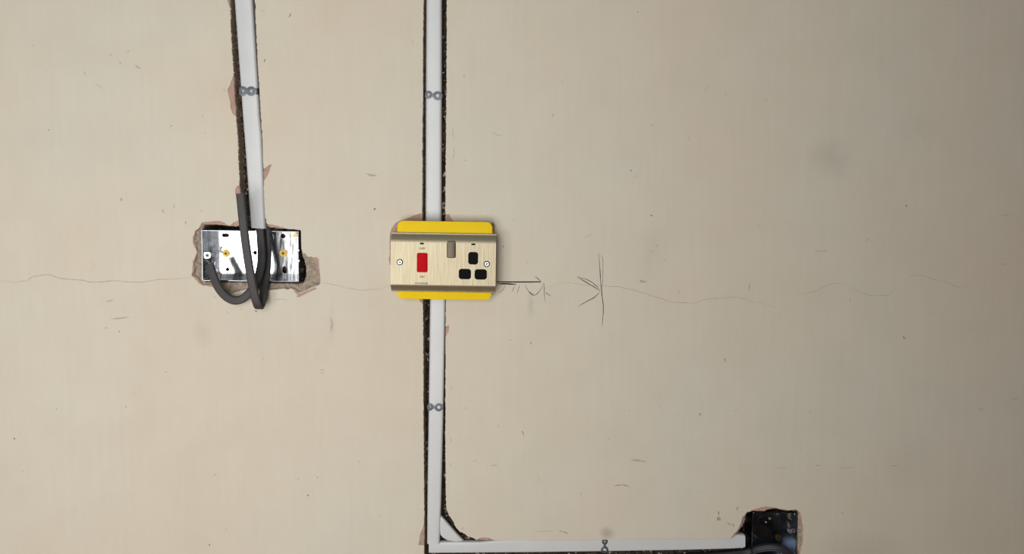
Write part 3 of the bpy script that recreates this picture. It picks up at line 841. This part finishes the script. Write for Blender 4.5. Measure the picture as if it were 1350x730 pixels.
fo.data.polygons.foreach_set('use_smooth', [True] * len(fo.data.polygons)); fo.data.set_sharp_from_angle(angle=R(18))

# yellow plate behind
yl = [to_local(cu, *p, 0) for p in ((523.6, 341), (648.6, 343), (585, 291.8), (585, 394.6))]
yz1, yz0 = yl[2][1], yl[3][1]
slab_obj('yellow_spacer', rrect(yl[0][0], yl[1][0], yz0, yz1, 8.5 * MM, 8), 0.05 * MM, 3.2 * MM, M['yellow'], cu, chamfer=0.7 * MM)
V, Fc = box_vf(-60 * MM, 60 * MM, 3.3 * MM, 44 * MM, -33 * MM, 33 * MM)
mesh_obj('mounting_box', V, Fc, M['zincdark'], cu)
# rockers
def rocker(name, outl, m, proud_top, proud_bot, g=0.35 * MM):
    xs = [p[0] for p in outl]; zs = [p[1] for p in outl]
    v, f = slab(offset(outl, g), YF, YF + 3 * MM, chamfer=0.7 * MM, steps=3)
    zlo, zhi = min(zs), max(zs)
    v2 = []
    for x_, y_, z_ in v:
        t_ = (z_ - zlo) / (zhi - zlo)
        pr = proud_bot + (proud_top - proud_bot) * t_ + 0.0
        v2.append((x_, y_ - (pr if y_ < YF + 2.5 * MM else 0), z_))
    o = mesh_obj(name, v2, f, m, cu); weld(o)
    o.data.polygons.foreach_set('use_smooth', [True] * len(o.data.polygons)); o.data.set_sharp_from_angle(angle=R(35))
    fl = slab_obj('switch_well', offset(outl, -0.3 * MM), YF + 1.3 * MM, YF + 2.2 * MM, M['black'], o)
    return o
o = rocker('rocker_switch', red_o, M['red'], 1.2 * MM, 3.2 * MM); o['label'] = 'red rocker switch'
o = rocker('rocker_switch', bro_o, M['rocker'], 1.2 * MM, 3.4 * MM, 0.6 * MM); o['label'] = 'bronze rocker switch'
for s_ in sock:
    o = slab_obj('socket_shutter', offset(s_, -0.5 * MM), YF + 1.3 * MM, YF + 3 * MM, M['black'], cu); o['label'] = 'black socket opening'
for s_ in neon:
    slab_obj('neon_window', offset(s_, -0.3 * MM), YF + 0.7 * MM, YF + 1.5 * MM, M['black'], cu)
for (px, py) in ((527.2, 345.4), (641.8, 347.8)):
    a, b = q(px, py); pozi_screw(cu, a, b, YF + 0.6 * MM, 2.7 * kf, M['screw'], M['screwring'], True, 4.2 * kf)

def lettering(text, px, py, cap_px, width_px):
    cu_ = bpy.data.curves.new('lettering', 'FONT'); cu_.body = text; cu_.align_x = 'CENTER'; cu_.align_y = 'CENTER'
    cu_.size = 1.0; cu_.resolution_u = 3; cu_.offset = 0.025
    tmp = bpy.data.objects.new('lettering', cu_); COL.objects.link(tmp)
    bpy.context.view_layer.update()
    me = bpy.data.meshes.new_from_object(tmp.evaluated_get(bpy.context.evaluated_depsgraph_get()))
    bpy.data.objects.remove(tmp)
    co = np.array([v.co[:] for v in me.vertices]); mn, mx = co.min(0), co.max(0)
    a, b = q(px, py)
    sx = width_px * kf / (mx[0] - mn[0]); sz = cap_px * kf / (mx[1] - mn[1])
    for v in me.vertices:
        v.co = (a + (v.co.x - (mn[0] + mx[0]) / 2) * sx, YF - 0.08 * MM, b + (v.co.y - (mn[1] + mx[1]) / 2) * sz)
    me.materials.clear(); me.materials.append(M['ink'])
    o = bpy.data.objects.new('lettering', me); COL.objects.link(o); o.parent = cu
    o['label'] = 'printed word ' + text
lettering('OFF', 556.5, 327.4, 2.6, 8.0)
lettering('ON', 556.4, 364.6, 2.7, 6.0)
lettering('COOKER', 555.6, 373.4, 2.4, 18.0)

# ------------------------------------------------------------------ marks on the wall
def ribbon(name, pts, width, m, n=5, taper=0.35, lift=0.12, jit=0.0, label=None):
    if len(pts) > 2:
        P = catmull([Vector((p[0], p[1], 0)) for p in pts], n)
    else:
        P = [Vector((*pts[0], 0)).lerp(Vector((*pts[1], 0)), i / 6) for i in range(7)]
    V, Fc = [], []
    N_ = len(P)
    for i, p in enumerate(P):
        tg = (P[min(i + 1, N_ - 1)] - P[max(i - 1, 0)]).normalized()
        nx, ny = -tg.y, tg.x
        e = min(i, N_ - 1 - i) / max(1, (N_ - 1) * 0.25)
        w = width * (taper + (1 - taper) * min(1, e)) / 2 * (1 + jit * (random.random() - 0.5) * 2)
        dx, dy_ = jit * (random.random() - 0.5), jit * (random.random() - 0.5)
        for s in (-1, 1):
            V.append(W(p.x + s * nx * w + dx, p.y + s * ny * w + dy_, -lift * MM))
    for i in range(N_ - 1):
        Fc.append((2 * i, 2 * i + 1, 2 * i + 3, 2 * i + 2))
    o = mesh_obj(name, V, Fc, m, wall)
    if label: o['label'] = label
    return o

ribbon('pencil_mark', [(655, 371.4), (680, 371.6), (713, 371.4)], 1.6, M['graphite'], taper=0.8, label='dark pencil arrow shaft beside the cooker switch')
ribbon('pencil_mark', [(655.5, 373.8), (668, 374.0), (681, 374.8)], 1.8, M['graphite'], taper=0.3)
ribbon('pencil_mark', [(705, 364.6), (709, 367), (713.2, 371.2)], 0.75, M['graphite'])
for pts in ([(666, 376), (663, 382), (657, 386.5)], [(678.5, 376), (677, 380), (675, 384.5)], [(685.5, 375.5), (683.5, 381), (681.5, 387.5)],
            [(692, 375), (696, 382.5), (701.5, 388.5), (707, 388), (713, 381), (717.2, 373.2)], [(717.3, 372.5), (717.4, 385), (718.6, 398)], [(718.6, 385), (722, 387.5), (726, 390)],
            [(697, 384), (701, 387), (704, 388.6)]):
    ribbon('pencil_mark', pts, 0.6, M['graphitefaint'] if pts[0][0] < 690 else M['graphite'], jit=0.25)
ribbon('pencil_mark', [(760.6, 364.4), (772, 371.5), (783, 378), (790.5, 383)], 0.85, M['graphite'], jit=0.2, label='pencil arrowhead pointing right')
ribbon('pencil_mark', [(761.5, 365), (775, 369), (785.5, 376), (790.8, 383)], 0.65, M['graphite'], jit=0.2)
ribbon('pencil_mark', [(790.8, 384.5), (784, 391.5), (774, 397), (762, 403.8)], 0.85, M['graphite'], jit=0.2)
ribbon('pencil_mark', [(789.6, 333), (791, 358), (793, 384), (795.5, 407), (793.6, 430)], 0.85, M['graphite'], jit=0.2, label='upright pencil line')
ribbon('pencil_mark', [(793, 334.5), (794.8, 345), (794.4, 372), (793.2, 384)], 0.55, M['graphitefaint'], jit=0.2)
CR = [([(0, 370), (20, 372), (35, 370), (45, 364), (57, 362), (70, 363.5), (85, 367.5), (105, 369), (117, 371.5), (150, 370), (185, 372), (200, 370), (215, 368), (240, 367), (253, 364.5)], 0.66),
      ([(421, 373), (430, 372.5), (445, 376), (460, 380), (480, 382.5), (500, 381), (515, 375)], 0.6),
      ([(718, 380), (730, 375.5), (745, 372), (760, 374), (775, 376), (792, 376), (815, 377.5), (835, 382), (850, 386), (860, 390), (885, 398), (915, 399), (925, 396), (940, 393.5), (965, 391.5), (975, 392), (990, 397), (1006, 400), (1022, 404.5)], 0.6),
      ([(1048, 391), (1070, 385), (1090, 376), (1105, 373), (1115, 374)], 0.5), ([(1120, 378), (1130, 384), (1150, 390), (1170, 389), (1180, 382)], 0.45),
      ([(1194, 369), (1200, 364), (1212, 362.5), (1228, 367), (1250, 373), (1262, 378), (1282, 378)], 0.45)]
for pts, w_ in CR:
    # add the crack's small wander
    pp = []
    for a_, b_ in zip(pts, pts[1:]):
        pp.append(a_)
        pp.append(((a_[0] + b_[0]) / 2 + random.uniform(-1, 1), (a_[1] + b_[1]) / 2 + random.uniform(-0.8, 0.8)))
    pp.append(pts[-1])
    ribbon('hairline_crack', pp, w_, M['crack'] if w_ > 0.65 else M['crackfaint'], n=4, jit=0.35)

# small dents, dashes and smudges: x, y, length, angle (0 = level), width, dark
SC_ = [(146, 72, 5, 20, 1.4, 0), (158, 83, 4, 60, 1.6, 0), (169, 67, 5, 170, 1.2, 0), (182, 88, 9, 30, 2.2, 0), (64, 171, 1.6, 0, 1.5, 1), (226, 166, 1.5, 0, 1.5, 1), (112, 97, 8, 55, .8, 0), (130, 114, 12, 35, .8, 0),
       (43, 60, 2, 0, 1.3, 0), (267, 153, 3, 80, 1.1, 0), (270, 175, 2, 0, 1, 0), (123, 348, 2, 90, 1.2, 0), (160, 263, 5, 90, 3, 0), (215, 278, 5, 60, 2, 0), (229, 272, 6, 95, 1.4, 0), (245, 293, 5, 80, 2, 0),
       (265, 278, 4, 20, 1, 0), (145, 397, 10, -8, 1.6, 0), (158, 419, 26, -6, 1.8, 0), (140, 432, 4, 30, 2, 0), (157, 437, 2, 90, 1.2, 1), (19, 578, 2.4, 0, 1.8, 1), (25, 571, 1.6, 0, 1.3, 0), (74, 539, 3, 90, 1.2, 0),
       (166, 536, 1.8, 0, 1.5, 1), (219, 490, 1.8, 0, 1.8, 0), (283, 626, 6, -35, 1.1, 0), (276, 718, 3, 70, 1.7, 1), (298, 698, 2, 0, 1.4, 0), (30, 621, 3, 10, 1, 0), (177, 519, 3, 70, .8, 0),
       (382, 20, 7, -65, 1.1, 1), (349, 80, 5, -75, 1.2, 1), (346, 14, 2, 0, 1.2, 0), (473, 158, 1.6, 0, 1.4, 0), (544, 55, 9, 85, .8, 0), (555, 140, 3, 80, 1, 0), (612, 100, 6, -80, .9, 0), (490, 230, 14, 10, 3, 0),
       (655, 176, 16, 22, .8, 0), (598, 175, 14, 88, .8, 0), (597, 202, 18, 92, .8, 0), (613, 211, 4, 15, .9, 0), (494, 275.5, 2.8, 0, 2.4, 1), (425, 488, 7, -4, 1, 0), (425, 491.5, 8, -4, 1, 0), (347, 473, 2, 0, 1.8, 0),
       (436, 428, 20, 90, 2, 0), (406, 653, 3, 30, 1.6, 1), (393, 631, 3, -50, 1.4, 0), (418, 629, 2.6, 0, 1.4, 0), (473, 608, 4, 60, 1, 0), (502, 680, 2, 0, 1.6, 0), (595, 512, 4, 85, 1, 0), (614, 538, 4, 90, 1, 0),
       (657, 562, 4, -75, 1, 0), (595, 580, 6, 88, 1, 0), (594, 612, 6, 88, 1, 0), (626, 607, 6, -15, .8, 0), (651, 613, 9, -10, 1, 0), (841, 16, 1.6, 0, 1.4, 1), (729, 152, 5, -75, .9, 0), (860, 165, 6, -10, 1, 0),
       (909, 182, 9, 80, .8, 0), (957, 124, 4, -60, 1, 0), (832, 225, 1.8, 0, 1.6, 1), (838, 232, 5, -50, .8, 0), (741, 107, 4, -45, .8, 0), (932, 116, 12, -50, .7, 0), (859, 284, 4, 0, 1.2, 1), (865, 324, 5, -55, 1, 0),
       (860, 331, 4, 60, 1.2, 0), (876, 343, 3, 20, 1, 0), (775, 310, 14, -25, .8, 0), (695, 346, 4, 15, 1, 0), (677, 289, 2, 90, 1, 0), (700, 452, 3.4, 85, 1.1, 1), (672, 448, 6, -20, .9, 0), (989, 378, 10, 93, .7, 1),
       (895, 385, 7, -60, .8, 0), (956, 475, 6, 80, .9, 1), (848, 370, 10, 10, 3, 0), (1002, 298, 3, 0, 1.6, 0), (689, 571, 8, 65, .9, 1), (711, 632, 4, 85, 1, 0), (830, 541, 3, 30, 1, 0), (803, 578, 3, 0, 1.2, 0),
       (842, 607.5, 22, 7, 2, 0), (820, 641, 22, 4, 1.8, 0), (870, 535, 3, 80, 1, 0), (923, 546, 5, -60, 1, 1), (893, 547, 4, -70, 1, 0), (970, 540, 5, -40, .9, 0), (925, 649, 2, 0, 1.4, 0), (766, 651, 4, 85, .9, 0),
       (972, 670, 6, -60, 2, 0), (947, 676, 6, 75, 1.2, 1), (961, 690.5, 6, 30, 1, 1), (967, 692, 5, 60, .9, 1), (1144, 316, 7, -45, .9, 0), (1083, 330, 20, 0, .8, 0), (1195, 271, 3, 20, 1.4, 1), (1326, 283, 11, 3, .8, 0),
       (1323, 348, 4, 0, 1.2, 0), (1192, 445, 5, 45, 1.2, 1), (1120, 396, 5, 85, 1, 0), (1111, 676, 4, 80, 1, 0), (1293, 539, 10, -3, 1, 0), (1339, 526, 12, -2, .8, 0), (1068, 543, 5, 55, 1, 0), (1030, 555, 4, 95, 1, 0),
       (1066, 506, 3, 90, 1.1, 0), (1078, 613, 8, -4, .9, 0), (1179, 614, 11, -6, 1, 0), (1115, 615, 26, 0, .6, 0), (1030, 615, 18, 0, .6, 0), (1056, 590, 2, 0, 1.2, 0), (1010, 131, 3, -40, 1, 0), (1230, 413, 2, 0, 1.2, 0),
       (650.3, 296.4, 2.6, 70, 2, 1), (663.6, 324.6, 2.6, 85, 1.2, 1), (740, 700, 8, 8, 1.2, 0), (746, 702, 6, 20, 1, 1), (716, 700, 30, -2, .7, 0), (610, 696, 5, -60, 1, 0), (296, 118, 5, 80, 1, 0),
       (337.5, 409.5, 5, 10, 1.2, 1), (300, 412, 2.4, 40, 1.2, 0), (318, 408, 2, 0, 1.4, 0), (283, 391.5, 5, -5, 1, 0), (370, 396, 18, 0, .7, 0)]
for (x_, y_, ln, an, wd, dk) in SC_:
    c_, s_ = math.cos(R(an)), math.sin(R(an))
    bow = random.uniform(-0.12, 0.12) * ln
    pts = [(x_ - c_ * ln / 2, y_ - s_ * ln / 2), (x_ - s_ * bow, y_ + c_ * bow), (x_ + c_ * ln / 2, y_ + s_ * ln / 2)]
    ribbon('scuff', pts, wd, M['scuffdark'] if dk else M['scuff'], n=4, taper=0.15, jit=0.3)

# a flake of paint standing off below the empty box
fl = [(391.2, 391), (393, 388.4), (398, 386), (405, 382.6), (411, 380.4), (416, 378.6), (417.2, 380.4), (411, 383.4), (404, 386.4), (398, 389.4), (394.5, 391)]
V = [(*W2(p), ) for p in fl]
n_ = len(V)
vv = [(a, -0.4 * MM - 1.6 * MM * (0.5 + 0.5 * math.sin(i * 0.9)), b) for i, (a, b) in enumerate(V)] + [(a, -0.1 * MM, b) for a, b in V]
mesh_obj('paint_flake', vv, [tuple(range(n_)), tuple(range(2 * n_ - 1, n_ - 1, -1))] + [(i, (i + 1) % n_, n_ + (i + 1) % n_, n_ + i) for i in range(n_)], M['pink'], wall)
